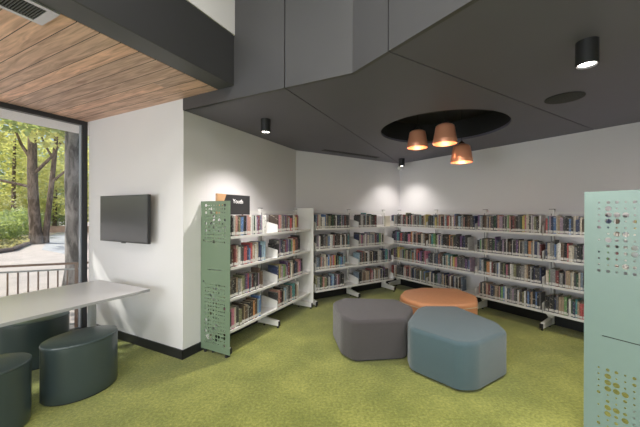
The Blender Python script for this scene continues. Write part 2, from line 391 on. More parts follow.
# ------------------------------------------------------------------ bookcases: local x along run, local y = -offset from wall
LV = (1.245, .915, .585, .25)         # top surface of each shelf
def perforated_panel(name, W, H, thick, zbase, blocks, slot, m, parent, rot90=True, label=None):
    """upright plate in the local y-z plane; blocks = (y0, z0top, cols, rows, pitch, size function)"""
    ys = {0.0, W}; zs = {0.0, H}
    cells = {}
    for (y0, zt, nc, nr, p, fn) in blocks:
        for c in range(nc + 1): ys.add(round(y0 - p/2 + c*p, 5))
        for r_ in range(nr + 1): zs.add(round(zt + p/2 - r_*p, 5))
    ys.add(round(slot[0], 5)); ys.add(round(slot[1], 5)); zs.add(round(slot[2], 5)); zs.add(round(slot[2] + slot[3], 5))
    ys = sorted(ys); zs = sorted(zs)
    # drop near duplicates
    def dd(a):
        o = [a[0]]
        for v in a[1:]:
            if v - o[-1] > .0015: o.append(v)
        return o
    ys, zs = dd(ys), dd(zs)
    def hole(yc, zc):
        for (y0, zt, nc, nr, p, fn) in blocks:
            c = (yc - y0)/p; r_ = (zt - zc)/p
            if -.5 < c < nc - .5 and -.5 < r_ < nr - .5: return fn(int(round(c)), int(round(r_))), y0 + round(c)*p, zt - round(r_)*p
        return None
    bm = bmesh.new(); vc = {}
    def V(x, y, z):
        k = (round(x, 5), round(y, 5), round(z, 5))
        if k not in vc: vc[k] = bm.verts.new((x, -y, z + zbase))
        return vc[k]
    def face(vs):
        try: bm.faces.new(vs)
        except ValueError: pass
    n = 16
    empt = set()
    for i in range(len(ys) - 1):
        for j in range(len(zs) - 1):
            y0, y1, z0, z1 = ys[i], ys[i+1], zs[j], zs[j+1]; yc, zc = (y0+y1)/2, (z0+z1)/2
            if slot[0] < yc < slot[1] and slot[2] < zc < slot[2] + slot[3]: empt.add((i, j)); continue
            hh = hole(yc, zc)
            if hh is None or hh[0] <= 0 or (y1 - y0) < hh[0]*2.05 or (z1-z0) < hh[0]*2.05:
                for x in (0, thick): face([V(x, y0, z0), V(x, y1, z0), V(x, y1, z1), V(x, y0, z1)])
            else:
                r_ = hh[0]
                sq = []; ci = []
                for k in range(n):
                    a = 2*math.pi*k/n + math.pi/4
                    ci.append((yc + r_*math.cos(a), zc + r_*math.sin(a)))
                cor = [(y1, z1), (y0, z1), (y0, z0), (y1, z0)]
                for x in (0, thick):
                    for s in range(4):
                        cpts = [ci[(s*4 + k) % n] for k in range(5)]
                        A_, B_ = cor[s], cor[(s+1) % 4]
                        cv = [V(x, *c) for c in cpts]
                        va, vb = V(x, *A_), V(x, *B_)
                        face([va, cv[0], cv[1]]); face([va, cv[1], cv[2]]); face([va, cv[2], vb]); face([vb, cv[2], cv[3]]); face([vb, cv[3], cv[4]])
                for k in range(n):
                    p_, q_ = ci[k], ci[(k+1) % n]
                    face([V(0, *p_), V(0, *q_), V(thick, *q_), V(thick, *p_)])
    ny, nz = len(ys) - 1, len(zs) - 1
    for i in range(ny):
        for j in range(nz):
            if (i, j) in empt: continue
            y0, y1, z0, z1 = ys[i], ys[i+1], zs[j], zs[j+1]
            for (di, dj, e) in ((-1, 0, ((y0, z0), (y0, z1))), (1, 0, ((y1, z0), (y1, z1))), (0, -1, ((y0, z0), (y1, z0))), (0, 1, ((y0, z1), (y1, z1)))):
                ii, jj = i+di, j+dj
                if ii < 0 or jj < 0 or ii >= ny or jj >= nz or (ii, jj) in empt:
                    face([V(0, *e[0]), V(0, *e[1]), V(thick, *e[1]), V(thick, *e[0])])
    o = link(name, bm, m, parent)
    if label: o['label'] = label
    return o

S_, M_, L_ = .0056, .0092, .0158
up_rows = ["smmsm", "sLsss", "sLLLs", "sLLsm", "mssss", "LsLLs", "sLmms", "LmmmL", "ssmmL", "smsss", "ssmLm", "mmsmm"]
lo_rows = ["smmsm", "sLssm", "sLLss", "sLLLs", "mssms", "LmssS", "sLLms", "LLmLs", "ssmsm", "msmms", "sLsLm", "msssL", "smmss"]
rr = random.Random(11)
def sizer(rows, seed, scale=1.0):
    q = random.Random(seed); cache = {}
    def fn(c, r_):
        if r_ < len(rows) and c < len(rows[r_]): ch = rows[r_][c]
        else:
            if (c, r_) not in cache: cache[(c, r_)] = q.choices('smL', (.5, .3, .2))[0]
            ch = cache[(c, r_)]
        return {'s': S_, 'S': S_, 'm': M_, 'L': L_}[ch] * scale
    return fn

def bookcase(label, loc, rz, posts, x0, x1, foot_off=.39):
    t = empty('bookcase', label, 'bookcase', loc, rz)
    for k, px in enumerate(posts):
        bm = bmesh.new(); box(bm, px - .028, px + .028, -.10, -.06, .03, 1.555)
        bevel(bm, .003, 1); p = link('post', bm, shelf_w, t)
        bm = bmesh.new()
        box(bm, px - .006, px + .006, -.1012, -.1002, .16, 1.5)
        link('slot_strip', bm, mat('slot_grey', (.25, .25, .25), .6), p)
        bm = bmesh.new(); box(bm, px - .029, px + .029, -.102, -.058, 1.555, 1.562); link('post_cap', bm, mat('post_cap_grey', (.10, .10, .10), .5), p)
    for k, px in enumerate(posts):
        # T foot: tapering box to the front, dark end cap, glides
        bm = bmesh.new()
        prism_axis(bm, [(-.102, .03), (-.102, .15), (-.13, .115), (-foot_off, .088), (-foot_off, .03)], px - .02, px + .02, 'x')
        prism_axis(bm, [(px - .075, .2), (px - .02, .115), (px + .02, .115), (px + .075, .2)], -.125, -.115, 'y')
        ft = link('foot', bm, shelf_w, t)
        bm = bmesh.new(); box(bm, px - .021, px + .021, -foot_off - .006, -foot_off - .0005, .028, .09)
        e = link('end_cap', bm, rubber, ft); e['label'] = 'black foot end cap'
        for yy in (-foot_off + .02, -.15):
            bm = bmesh.new(); lathe(bm, [(0, .03), (.006, .03), (.006, .012), (.014, .010), (.014, .0), (0, .0)], 12, px, yy)
            link('glide', bm, rubber, ft, smooth=True)
    for a, b in zip(posts, posts[1:]):
        a_, b_ = a + .03, b - .03
        bm = bmesh.new(); box(bm, a_, b_, -.092, -.07, 1.495, 1.525)
        prism_axis(bm, [(a_, 1.525), (a_, 1.44), (a_ + .012, 1.44), (a_ + .05, 1.4945)], -.094, -.088, 'y')
        prism_axis(bm, [(b_, 1.525), (b_ - .05, 1.4945), (b_ - .012, 1.44), (b_, 1.44)], -.094, -.088, 'y')
        link('top_rail', bm, shelf_w, t)
        for z in LV:
            bm = bmesh.new()
            box(bm, a + .004, b - .004, -.36, -.115, z - .004, z)          # tray
            box(bm, a + .004, b - .004, -.363, -.3605, z - .026, z + .003)   # front lip
            box(bm, a + .004, b - .004, -.3600, -.335, z - .026, z - .022)
            box(bm, a + .004, b - .004, -.1145, -.112, z - .030, z + .030) # back upstand
            s = link('shelf', bm, shelf_w, t)
            for xx in (a + .004, b - .0065):
                bm = bmesh.new()
                prism_axis(bm, [(-.104, z - .045), (-.104, z + .135), (-.135, z + .145), (-.355, z + .098), (-.360, z + .09), (-.360, z - .026), (-.30, z - .03)], xx, xx + .0025, 'x')
                link('shelf_bracket', bm, shelf_w, s)
    return t
postsL = (.262, 1.15, 2.04); postsM = (.17, 1.05, 1.93); postsR = (.065, .955, 1.85, 2.74, 3.63)
bcL = bookcase('white metal bookcase on the left wall with a perforated sage green end panel', P3(A), thL, postsL, .27, 2.04)
bcM = bookcase('short two-bay white metal bookcase on the middle wall facing the ottomans', P3(Cc), thM, postsM, .17, 1.93)
bcR = bookcase('long four-bay white metal bookcase along the right wall behind the ottomans', P3(Dc), thR, postsR, .06, 3.63)
# white end panel of L
bm = bmesh.new()
box(bm, 2.072, 2.088, -.395, -.03, .05, 1.575); bevel(bm, .002, 1)
ep = link('end_panel', bm, shelf_w, bcL); ep['label'] = 'plain white end panel'
# green panel of L at local x = .236
holder = bpy.data.objects.new('end_panel', None)
pl = perforated_panel('end_panel', .42, 1.585, .003, .035,
    [(.075, 1.54, 8, 11, .0385, sizer([], 5, 1)), (.075, .70, 8, 17, .0385, sizer([], 9, 1))],
    (.11, .30, .855, .006), sage, bcL)
pl.location = (.222, -.004, 0); pl['label'] = 'sage green perforated metal end panel'
for (yy, zz) in ((.045, 1.20), (.045, .76)):
    bm = bmesh.new(); lathe(bm, [(0, 0), (.009, 0), (.009, .004), (0, .005)], 12)
    bmesh.ops.rotate(bm, verts=bm.verts[:], cent=(0, 0, 0), matrix=Matrix.Rotation(R(-90), 3, 'Y'))
    bmesh.ops.translate(bm, verts=bm.verts[:], vec=(-.0005, -yy, zz)); link('screw', bm, blackmetal, pl)
for yy in (.06, .36):
    bm = bmesh.new(); box(bm, .003, .026, -yy - .012, -yy + .012, .012, .034); lathe(bm, [(0, .012), (.016, .012), (.016, 0), (0, 0)], 12, .014, -yy)
    link('glide', bm, rubber, pl)
# side bookcase behind the mint panel: against wall_side (t_R = 4.3), seen end-on
SP = RP(4.3, .5)      # start near right wall, run direction = nR
thS = math.atan2(nR.y, nR.x)
# local x = nR, local y should be -(outwards); outwards = -dR ; right of nR:
postsS = (.10, .965, 1.83)
bcS = bookcase('white bookcase behind the tall mint green perforated end panel at right', P3(SP), thS, postsS, .1, 1.83)
pr = perforated_panel('end_panel', .55, 1.59, .003, .05,
    [(.0765, 1.52, 12, 12, .0385, sizer(up_rows, 5)), (.0765, .49, 12, 13, .0385, sizer(lo_rows, 9))],
    (.087, .46, .69, .006), mint, bcS)
# panel spans t from 3.735 to 4.285 at offset 2.39 -> local x = 1.89 ; panel y axis must start at the front edge
pr.scale = (1, -1, 1); pr.location = (1.888, -.563, 0); pr['label'] = 'mint green perforated metal end panel'
for yy in (.06, .49):
    bm = bmesh.new(); box(bm, -.026, -.0005, -yy - .012, -yy + .012, .012, .05); lathe(bm, [(0, .012), (.016, .012), (.016, 0), (0, 0)], 12, -.014, -yy)
    link('glide', bm, rubber, pr)

# ------------------------------------------------------------------ books
PAL = {
 'black': (.022, .022, .025), 'charcoal': (.06, .06, .065), 'dark grey': (.11, .11, .115), 'mid grey': (.24, .24, .24), 'pale grey': (.45, .45, .44),
 'white': (.70, .69, .66), 'cream': (.58, .50, .38), 'tan': (.36, .25, .15), 'brown': (.13, .075, .045), 'dark brown': (.06, .04, .03),
 'navy': (.03, .045, .12), 'blue': (.06, .17, .42), 'pale blue': (.26, .42, .55), 'teal': (.04, .26, .28), 'dark green': (.03, .085, .045),
 'green': (.14, .33, .10), 'red': (.48, .05, .05), 'dark red': (.20, .03, .035), 'pink': (.62, .16, .28), 'salmon': (.56, .25, .20),
 'purple': (.13, .06, .20), 'mauve': (.32, .22, .32), 'orange': (.60, .24, .06), 'yellow': (.62, .50, .08), 'slate blue': (.12, .17, .24), 'olive': (.20, .20, .09)}
WT = dict(zip(PAL, (15, 14, 9, 7, 5, 8, 8, 5, 5, 6, 7, 3, 3, 2.2, 3, 1.6, 3, 3.5, 1.4, 3.2, 1.6, 3, 1.8, 1.5, 5, 2)))
def book_mat(name, c):
    m = bpy.data.materials.new(name.replace(' ', '_') + '_cover'); m.use_nodes = True; nt = m.node_tree; L = nt.links.new
    b = nt.nodes['Principled BSDF']; b.inputs['Roughness'].default_value = .42
    uv = nt.nodes.new('ShaderNodeUVMap'); oi = nt.nodes.new('ShaderNodeObjectInfo')
    mu = nt.nodes.new('ShaderNodeVectorMath'); mu.operation = 'MULTIPLY'; mu.inputs[1].default_value = (1.0, 7, 1); L(uv.outputs[0], mu.inputs[0])
    cb = nt.nodes.new('ShaderNodeCombineXYZ'); rm = nt.nodes.new('ShaderNodeMath'); rm.operation = 'MULTIPLY'; rm.inputs[1].default_value = 60
    L(oi.outputs['Random'], rm.inputs[0]); L(rm.outputs[0], cb.inputs[2]); L(rm.outputs[0], cb.inputs[0])
    ad = nt.nodes.new('ShaderNodeVectorMath'); ad.operation = 'ADD'; L(mu.outputs[0], ad.inputs[0]); L(cb.outputs[0], ad.inputs[1])
    n = nt.nodes.new('ShaderNodeTexNoise'); n.inputs['Scale'].default_value = 1.0; n.inputs['Detail'].default_value = 3; L(ad.outputs[0], n.inputs['Vector'])
    cr = nt.nodes.new('ShaderNodeValToRGB'); cr.color_ramp.interpolation = 'CONSTANT'
    lum = sum(c)/3
    acc = tuple(x*.55 + y*.45 for x, y in zip(c, (.62, .58, .50))) if lum < .3 else tuple(x*.5 for x in c)
    alt = tuple(min(1, x*1.4 + .01) for x in c) if lum < .3 else tuple(x*.8 for x in c)
    e = cr.color_ramp.elements; e[0].position = 0; e[0].color = (*alt, 1); e[1].position = .40; e[1].color = (*c, 1)
    x = e.new(.62); x.color = (*acc, 1)
    L(n.outputs['Fac'], cr.inputs['Fac']); L(cr.outputs['Color'], b.inputs['Base Color'])
    return m
def mute(c):
    l_ = sum(c)/3; return tuple(x*.72 + l_*.28 for x in c)
BM = {k: book_mat(k, c) for k, c in ((k, mute(c)) for k, c in PAL.items())}
pages_m = mat('book_pages', (.62, .56, .45), .9, var=.1, scale=60)
label_m = mat('spine_label_paper', (.62, .61, .58), .6)

def cover_geo(bm, x0, w, yf, d, z0, h, mi, uvl, uvo, ca=1.0, sa=0.0, pages_mi=None, label_mi=None):
    """book cover: spine (slightly rounded) + two boards; optionally pages and label in the same mesh"""
    ct = min(.0022, w*.12)
    def tr(x, y, z):
        # lean about the lower left corner
        lx, lz = x, z; return (x0 + lx*ca + lz*sa, yf + y, z0 - lx*sa + lz*ca)
    # outline in plan (x,y), spine at y=0 bulging to -y
    out = [(0, .004), (w*.12, .0008), (w*.5, 0), (w*.88, .0008), (w, .004), (w, d), (w - ct, d), (w - ct, .006), (ct, .006), (ct, d), (0, d)]
    lo = [bm.verts.new(tr(x, y, 0)) for x, y in out]; hi = [bm.verts.new(tr(x, y, h)) for x, y in out]
    n = len(out)
    def F_(vs, uvs=None):
        f = bm.faces.new(vs); f.material_index = mi
        if uvs:
            for lp, u in zip(f.loops, uvs): lp[uvl].uv = (u[0] + uvo[0], u[1] + uvo[1])
        else:
            for lp in f.loops: lp[uvl].uv = (uvo[0] + .5, uvo[1] + .02)
    for i in range(n):
        j = (i + 1) % n
        u0, u1 = out[i][0]/w, out[j][0]/w
        if i == 4: u0, u1 = 1, 2.2
        if i == n - 1: u0, u1 = -1.2, 0
        F_([lo[i], lo[j], hi[j], hi[i]], [(u0, 0), (u1, 0), (u1, 1), (u0, 1)])
    # caps as strips
    for L_ in (lo, hi):
        F_([L_[0], L_[1], L_[8], L_[9], L_[10]]); F_([L_[1], L_[2], L_[3], L_[7], L_[8]]); F_([L_[3], L_[4], L_[5], L_[6], L_[7]])
    def bx(xa, xb, ya, yb, za, zb, m_):
        vs = [bm.verts.new(tr(x, y, z)) for z in (za, zb) for x, y in ((xa, ya), (xb, ya), (xb, yb), (xa, yb))]
        for f in ((0,3,2,1),(4,5,6,7),(0,1,5,4),(1,2,6,5),(2,3,7,6),(3,0,4,7)):
            bm.faces.new([vs[i] for i in f]).material_index = m_
    if pages_mi is not None: bx(ct*1.1, w - ct*1.1, .0065, d - .003, .003, h - .003, pages_mi)
    if label_mi is not None: bx(w*.06, w*.94, -.0012, .0035, .012, .040, label_mi)

def hitpx(x, P, d, o, n):
    k = (x - 320)/F; Q = P + n*o
    return (k*Q.y - Q.x)/(d.x - k*d.y)
runs = {'L': (A, dL, nL, thL, 'left'), 'M': (Cc, dM, nM, thM, 'middle'), 'R': (Dc, dR, nR, thR, 'right'), 'S': (SP, nR, -dR, thS, 'hidden')}
YF = -.345
# (run, level, start, end): start/end along the run, from picture columns
def pxs(run, x): P, d, n = runs[run][:3]; return hitpx(x, P, d, .345, n)
rows = []
def row(run, lv, a, b, bay, seq=None): rows.append((run, lv, a, b, bay, seq))
Lb = (.30, 1.135, 1.165, 2.03)
bayL = ('near', 'far')
seqL = {
 (0,0): ['charcoal','black','mid grey','cream','salmon','brown','olive','blue','blue','charcoal','black','mauve','salmon','salmon','white','pale grey','dark green','white','mauve','purple','dark red','slate blue','mauve','white','white'],
 (1,0): ['black','brown','dark red','salmon','cream','white','dark grey','charcoal','red','red','navy','blue','red','cream','tan','white','cream','navy','navy','pale blue','pale blue'],
 (2,0): ['brown','charcoal','black','dark brown','tan','mid grey','cream','olive','charcoal','purple','red','navy','mid grey','dark red','black','charcoal','black','mauve','brown'],
 (3,0): ['charcoal','pink','cream','charcoal','olive','dark brown','tan','brown','mid grey','black','dark brown','orange','brown','pale blue','blue'],
 (0,1): ['dark brown','pink','salmon','mid grey','charcoal','cream','dark grey','purple','brown','mid grey','red','red','black','white','cream','yellow','dark red','charcoal'],
 (1,1): ['black','charcoal','mauve','navy','charcoal','dark grey','dark red','purple','mid grey','navy','green','cream','orange','charcoal','dark red','black'],
 (2,1): ['navy','yellow','tan','mauve','green','olive','mauve','purple','dark red','teal','cream','tan','black','navy','charcoal','salmon','pink','purple','black'],
 (3,1): ['charcoal','salmon','dark red','black','cream','pale blue','white','mid grey','charcoal','salmon','teal','teal','brown','cream','white'],
}
Lend = {(0,0): 267, (1,0): 266, (2,0): 263.5, (3,0): 261.5, (0,1): 299.5, (1,1): 300.5, (2,1): 303, (3,1): 299.5}
for lv in range(4):
    row('L', lv, .30, min(1.13, pxs('L', Lend[(lv,0)])), 'near', seqL[(lv,0)])
    row('L', lv, 1.17, min(2.0, pxs('L', Lend[(lv,1)])), 'far', seqL[(lv,1)])
Mend = {(0,0): 350.3, (1,0): 350, (2,0): 345.5, (3,0): 344.5, (0,1): 377.5, (1,1): 384.5, (2,1): 391, (3,1): 389}
for lv in range(4):
    row('M', lv, .19, min(1.03, pxs('M', Mend[(lv,0)])), 'left', {3: ['olive','mid grey','dark green','brown','salmon','olive','charcoal','pale grey','navy','blue','pale blue','navy','charcoal','mauve','dark red','charcoal','black']}.get(lv))
    row('M', lv, 1.07, min(1.91, pxs('M', Mend[(lv,1)])), 'right')
Rb = {0: ((.10, .93), (.975, 1.83)), 1: ((.10, .93), (.975, 1.74)), 2: ((.10, .93), (.975, 1.76)), 3: ((.10, .93), (.975, 1.62))}
for lv in range(4):
    for i, (a, b) in enumerate(Rb[lv]): row('R', lv, a, b, ('first', 'second')[i])
    row('R', lv, 1.872 if lv != 3 else 1.90, 2.715, 'third'); row('R', lv, 2.765, 3.60, 'fourth')
    row('S', lv, .14, .80, 'x'); row('S', lv, 1.0, (1.70, 1.5, 1.75, 1.4)[lv], 'y')
books = []
for (run, lv, a, b, bay, seq) in rows:
    x = a; k = 0; run_lean = 0
    P, d, n, th, nm = runs[run]
    avg_h = {0: .215, 1: .208, 2: .205, 3: .205}[lv]
    w_scale = ((b - a)/len(seq)) if seq else None
    streak = None
    while x < b - .012:
        w = (w_scale*rnd.uniform(.75, 1.25)) if seq else rnd.choice((.012, .014, .016, .018, .020, .022, .025, .030, .034))
        w = min(w, b - x)
        if w < .011: break
        h = min(.262, max(.168, rnd.gauss(avg_h, .016))); dp = rnd.uniform(.13, .155)
        if run == 'L' and lv == 0: h = min(h, .225)
        if streak and rnd.random() < .10 and not seq: col, h = streak
        else: col = seq[min(k, len(seq)-1)] if seq else rnd.choices(list(PAL), list(WT.values()))[0]
        streak = (col, h)
        lean = 0
        if b - x < .07 and rnd.random() < .35: lean = rnd.uniform(.04, .12)
        books.append(dict(run=run, lv=lv, x=x, w=w - .0008, h=h, d=dp, col=col, bay=bay, k=k, lean=0, yf=YF + rnd.uniform(-.004, .012)))
        x += w; k += 1
for b in books:
    P, d, n, th, nm = runs[b['run']]
    p0 = P + d*b['x'] + n*.345; p1 = P + d*(b['x'] + b['w']) + n*.345
    xa = 320 + F*p0.x/p0.y; xb = 320 + F*p1.x/p1.y
    if b['run'] == 'S' or xa > 583.5 or xb < 231.5 : b['rank'] = -1
    else: b['rank'] = abs(xb - xa) * F*b['h']/p0.y
order = sorted(books, key=lambda b: -b['rank'])
single = order[:300]; rest = order[300:]
# common meshes (unit size), instanced as copies sharing data
def unit_cover():
    bm = bmesh.new(); uvl = bm.loops.layers.uv.new('UVMap')
    cover_geo(bm, 0, .025, 0, .14, 0, .205, 0, uvl, (0, 0))
    me = bpy.data.meshes.new('book'); bmesh.ops.recalc_face_normals(bm, faces=bm.faces[:]); bm.to_mesh(me); bm.free(); me.materials.append(None); return me
cov = unit_cover(); cov.materials[0] = BM['black']
bm = bmesh.new(); box(bm, .0026, .0224, .0065, .137, .003, .202); pgm = bpy.data.meshes.new('page_block'); bm.to_mesh(pgm); bm.free(); pgm.materials.append(pages_m)
bm = bmesh.new(); box(bm, .0015, .0235, -.0012, .0036, .012, .040); lbm = bpy.data.meshes.new('spine_label'); bm.to_mesh(lbm); bm.free(); lbm.materials.append(label_m)
ORD = ['first','second','third','fourth','fifth','sixth','seventh','eighth','ninth','tenth','eleventh','twelfth','thirteenth','fourteenth','fifteenth','sixteenth','seventeenth','eighteenth','nineteenth','twentieth']
def ordn(k): return ORD[k] if k < 20 else ('twenty-' + ORD[k-20] if k < 29 else ('thirtieth' if k == 29 else 'thirty-' + ORD[k-30])) if k < 39 else 'fortieth'
LVN = ('top', 'second', 'third', 'bottom')
BAYN = {('L','near'): 'near bay of left bookcase', ('L','far'): 'far bay of left bookcase', ('M','left'): 'left bay of middle bookcase', ('M','right'): 'right bay of middle bookcase',
        ('R','first'): 'corner bay of right bookcase', ('R','second'): 'second bay of right bookcase', ('R','third'): 'third bay of right bookcase', ('R','fourth'): 'bay beside mint panel'}
GRP = {'L': 'books on the left bookcase', 'M': 'books on the middle bookcase', 'R': 'books on the right bookcase'}
for b in single:
    P, d, n, th, nm = runs[b['run']]
    o = bpy.data.objects.new('book', cov); COL.objects.link(o)
    o.material_slots[0].link = 'OBJECT'; o.material_slots[0].material = BM[b['col']]
    q = P + d*b['x'] - n*b['yf']
    o.location = (q.x, q.y, LV[b['lv']] + .0005); o.rotation_euler = (0, 0, th)
    o.scale = (b['w']/.025, b['d']/.14, b['h']/.205)
    size = 'slim ' if b['w'] < .0155 else ('thick ' if b['w'] > .028 else '')
    tag(o, f"{size}{b['col']} book, {ordn(b['k'])} from left, {LVN[b['lv']]} shelf, {BAYN[(b['run'], b['bay'])]}", 'book', GRP[b['run']])
    for nm_, me in (('page_block', pgm), ('spine_label', lbm)):
        c = bpy.data.objects.new(nm_, me); COL.objects.link(c); c.parent = o
bm = bmesh.new(); uvl = bm.loops.layers.uv.new('UVMap'); cols = list(PAL)
for i, b in enumerate(rest):
    P, d, n, th, nm = runs[b['run']]
    q = P + d*b['x'] - n*b['yf']
    v0 = len(bm.verts)
    cover_geo(bm, 0, b['w'], 0, b['d'], 0, b['h'], cols.index(b['col']), uvl, (i*3.7, i*.37), pages_mi=len(cols), label_mi=len(cols)+1)
    bm.verts.ensure_lookup_table()
    nv = bm.verts[v0:]
    M_x = Matrix.Translation((q.x, q.y, LV[b['lv']] + .0005)) @ Matrix.Rotation(th, 4, 'Z')
    bmesh.ops.transform(bm, matrix=M_x, verts=nv)
o = link('book', bm, [BM[c] for c in cols] + [pages_m, label_m])
tag(o, 'rows of small distant books filling the far shelves around the corner', 'book', kind='stuff')
# face-out cream book at the end of the top shelf on the middle bookcase
bm = bmesh.new(); box(bm, 0, .13, 0, .03, 0, .20); bevel(bm, .003, 1)
q = MP(1.76, .30)
cb = link('display_book', bm, mat('cream_display_cover', (.60, .56, .46), .5), loc=(q.x, q.y, LV[0] + .0005), rz=thM)
tag(cb, 'cream book facing outward at right end of the middle bookcase top shelf', 'book')

# Youth sign on the left bookcase: stands on the top rail, parallel to L
sg = empty('shelf_sign', 'black Youth sign with a plywood corner above the left bookcase', 'sign', P3(LP(0, .215), 0), thL)
x0s, x1s = .24, .76; zb, zt = 1.475, 1.70
bm = bmesh.new(); box(bm, x0s, x1s, -.012, .012, zb, zt); bevel(bm, .001, 1); link('board', bm, sign_black, sg)
bm = bmesh.new(); prism_axis(bm, [(x0s - .001, zb), (x0s - .001, zt + .001), (x0s + .13, zt + .001), (x0s + .02, zb)], -.0145, .0145, 'y'); w = link('plywood_corner', bm, sign_wood, sg); w['label'] = 'plywood corner'
bm = bmesh.new()
tc = bpy.data.curves.new('lettering', 'FONT'); tc.body = 'Youth'; tc.size = .068; tc.extrude = .001; tc.align_x = 'LEFT'
to = bpy.data.objects.new('lettering_source', tc); COL.objects.link(to)
dg = bpy.context.evaluated_depsgraph_get(); me = bpy.data.meshes.new_from_object(to.evaluated_get(dg)); bpy.data.objects.remove(to)
me.materials.clear(); me.materials.append(sign_text)
lt = bpy.data.objects.new('lettering', me); COL.objects.link(lt); lt.parent = sg; lt.location = (.468, -.0137, 1.605); lt.rotation_euler = (R(90), 0, 0)
bm.free(); bm = bmesh.new()
for xx in (x0s + .06, x1s - .06):
    box(bm, xx - .01, xx + .01, .046, .056, 1.2455, 1.56); box(bm, xx - .01, xx + .01, .0125, .046, 1.54, 1.56)
link('support', bm, blackmetal, sg)

# ------------------------------------------------------------------ ottomans
def ottoman(name, label, pts, H, m, extra=None):
    c = sum((Vector(p) for p in pts), Vector((0, 0)))/len(pts)
    t = empty(name, label, 'ottoman', (c.x, c.y, 0))
    loc_pts = [Vector(p) - c for p in pts]
    bm = bmesh.new(); prism(bm, loc_pts, .022, H)
    bmesh.ops.dissolve_limit(bm, angle_limit=.01, verts=bm.verts[:], edges=bm.edges[:])
    vert = [e for e in bm.edges if abs(e.verts[0].co.z - e.verts[1].co.z) > .1]
    bmesh.ops.bevel(bm, geom=vert, offset=.05, segments=6, profile=.5, affect='EDGES')
    top = [e for e in bm.edges if e.verts[0].co.z > H - .001 and e.verts[1].co.z > H - .001 and len(e.link_faces) == 2 and abs(e.link_faces[0].normal.z - e.link_faces[1].normal.z) > .5]
    bmesh.ops.bevel(bm, geom=top, offset=.04, segments=6, profile=.5, affect='EDGES')
    bot = [e for e in bm.edges if e.verts[0].co.z < .023 and e.verts[1].co.z < .023]
    bmesh.ops.bevel(bm, geom=bot, offset=.012, segments=2, profile=.5, affect='EDGES')
    body = link('body', bm, m, t, smooth=True)
    bm = bmesh.new(); prism(bm, [p*.9 for p in loc_pts], 0, .0215); link('base', bm, black, t)
    return t, loc_pts, c
ottoman('ottoman', 'charcoal grey felt six-sided ottoman at left of the cluster', [(.155,3.69),(.225,3.17),(.345,3.02),(.875,3.085),(1.085,3.50),(.97,3.82),(.31,3.88)], .42, grey_wool)
ottoman('ottoman', 'teal blue felt faceted ottoman nearest the camera', [(.855,2.86),(.885,3.06),(1.10,3.45),(1.20,3.55),(1.60,3.55),(1.78,3.02),(1.735,2.79),(1.31,2.52),(1.16,2.52)], .42, teal_wool)
to_, lp, c = ottoman('ottoman', 'orange leatherette faceted ottoman behind the grey and teal ones', [(1.06,4.03),(1.20,4.30),(1.49,4.45),(1.99,4.40),(2.08,4.00),(1.92,3.68),(1.66,3.60),(1.22,3.62),(1.06,3.86)], .415, orange_m)
path = []; k = len(lp)
for i in range(k):                                  # rounded outline of the seat, one closed cord
    a_, v_, b_ = lp[i-1], lp[i], lp[(i+1) % k]
    p, q = v_ + (a_ - v_).normalized()*.055, v_ + (b_ - v_).normalized()*.055
    for f_ in (0, .25, .5, .75, 1): path.append(p*(1-f_)**2 + v_*2*f_*(1-f_) + q*f_*f_)
bm = bmesh.new(); rg = []
for i in range(len(path)):
    d = (path[(i+1) % len(path)] - path[i-1]).normalized(); n = Vector((d.y, -d.x))
    rg.append([bm.verts.new((path[i].x + n.x*.005*math.cos(t_), path[i].y + n.y*.005*math.cos(t_), .355 + .005*math.sin(t_))) for t_ in [math.pi*m_/3 for m_ in range(6)]])
for i in range(len(rg)):
    a_, b_ = rg[i], rg[(i+1) % len(rg)]
    for m_ in range(6): bm.faces.new((a_[m_], a_[(m_+1) % 6], b_[(m_+1) % 6], b_[m_]))
w = link('piping', bm, piping_m, to_); w['label'] = 'cream piping seam'

# ------------------------------------------------------------------ stools under the table
def stool(label, loc, rz):
    t = empty('stool', label, 'stool', loc, rz, 'dark vinyl stools at the table')
    H = .455; a, b = .250, .212
    def ring(s, z, n=64):
        out = []
        for k in range(n):
            th_ = 2*math.pi*k/n; cx, sx = math.cos(th_), math.sin(th_)
            r_ = 1 + .06*cx**4 - .02*sx**4
            out.append((s*a*cx*r_, s*b*sx*r_, z))
        return out
    def skin(prof, name, m):
        bm = bmesh.new(); prev = None; first = None
        for s, z in prof:
            cur = [bm.verts.new(p) for p in ring(s, z)]
            if prev:
                for k in range(64): bm.faces.new((prev[k], prev[(k+1) % 64], cur[(k+1) % 64], cur[k]))
            else: first = cur
            prev = cur
        bm.faces.new(prev); bm.faces.new(first[::-1])
        return link(name, bm, m, t, smooth=True)
    skin([(.985, .012), (.993, .018), (1, .10), (1, H - .05), (1.0, H - .03), (.995, H - .022)], 'side', vinyl)
    skin([(1.0, H - .0215), (1.012, H - .018), (1.012, H - .011), (.99, H - .003), (.95, H), (.5, H + .004), (.1, H + .005)], 'seat_top', vinyl)
    skin([(.93, .0), (.93, .0115)], 'base', black)
    bm = bmesh.new(); tube(bm, (-a*1.06 - .001, 0, .02), (-a*1.06 - .001, 0, H - .025), .0028, seg=6); link('seam', bm, vinyl, t)
    return t
def sp(t, o): v = LP(t, o); return (v.x, v.y, 0)
stool('dark green vinyl stool nearest the wall, under the table corner', sp(-.75, -.315), R(58))
stool('dark vinyl stool on the far side of the white table by the window', sp(-.722, -1.242), R(40))
stool('dark vinyl stool cut off by the bottom left of the picture', sp(-1.36, -.29), R(58))

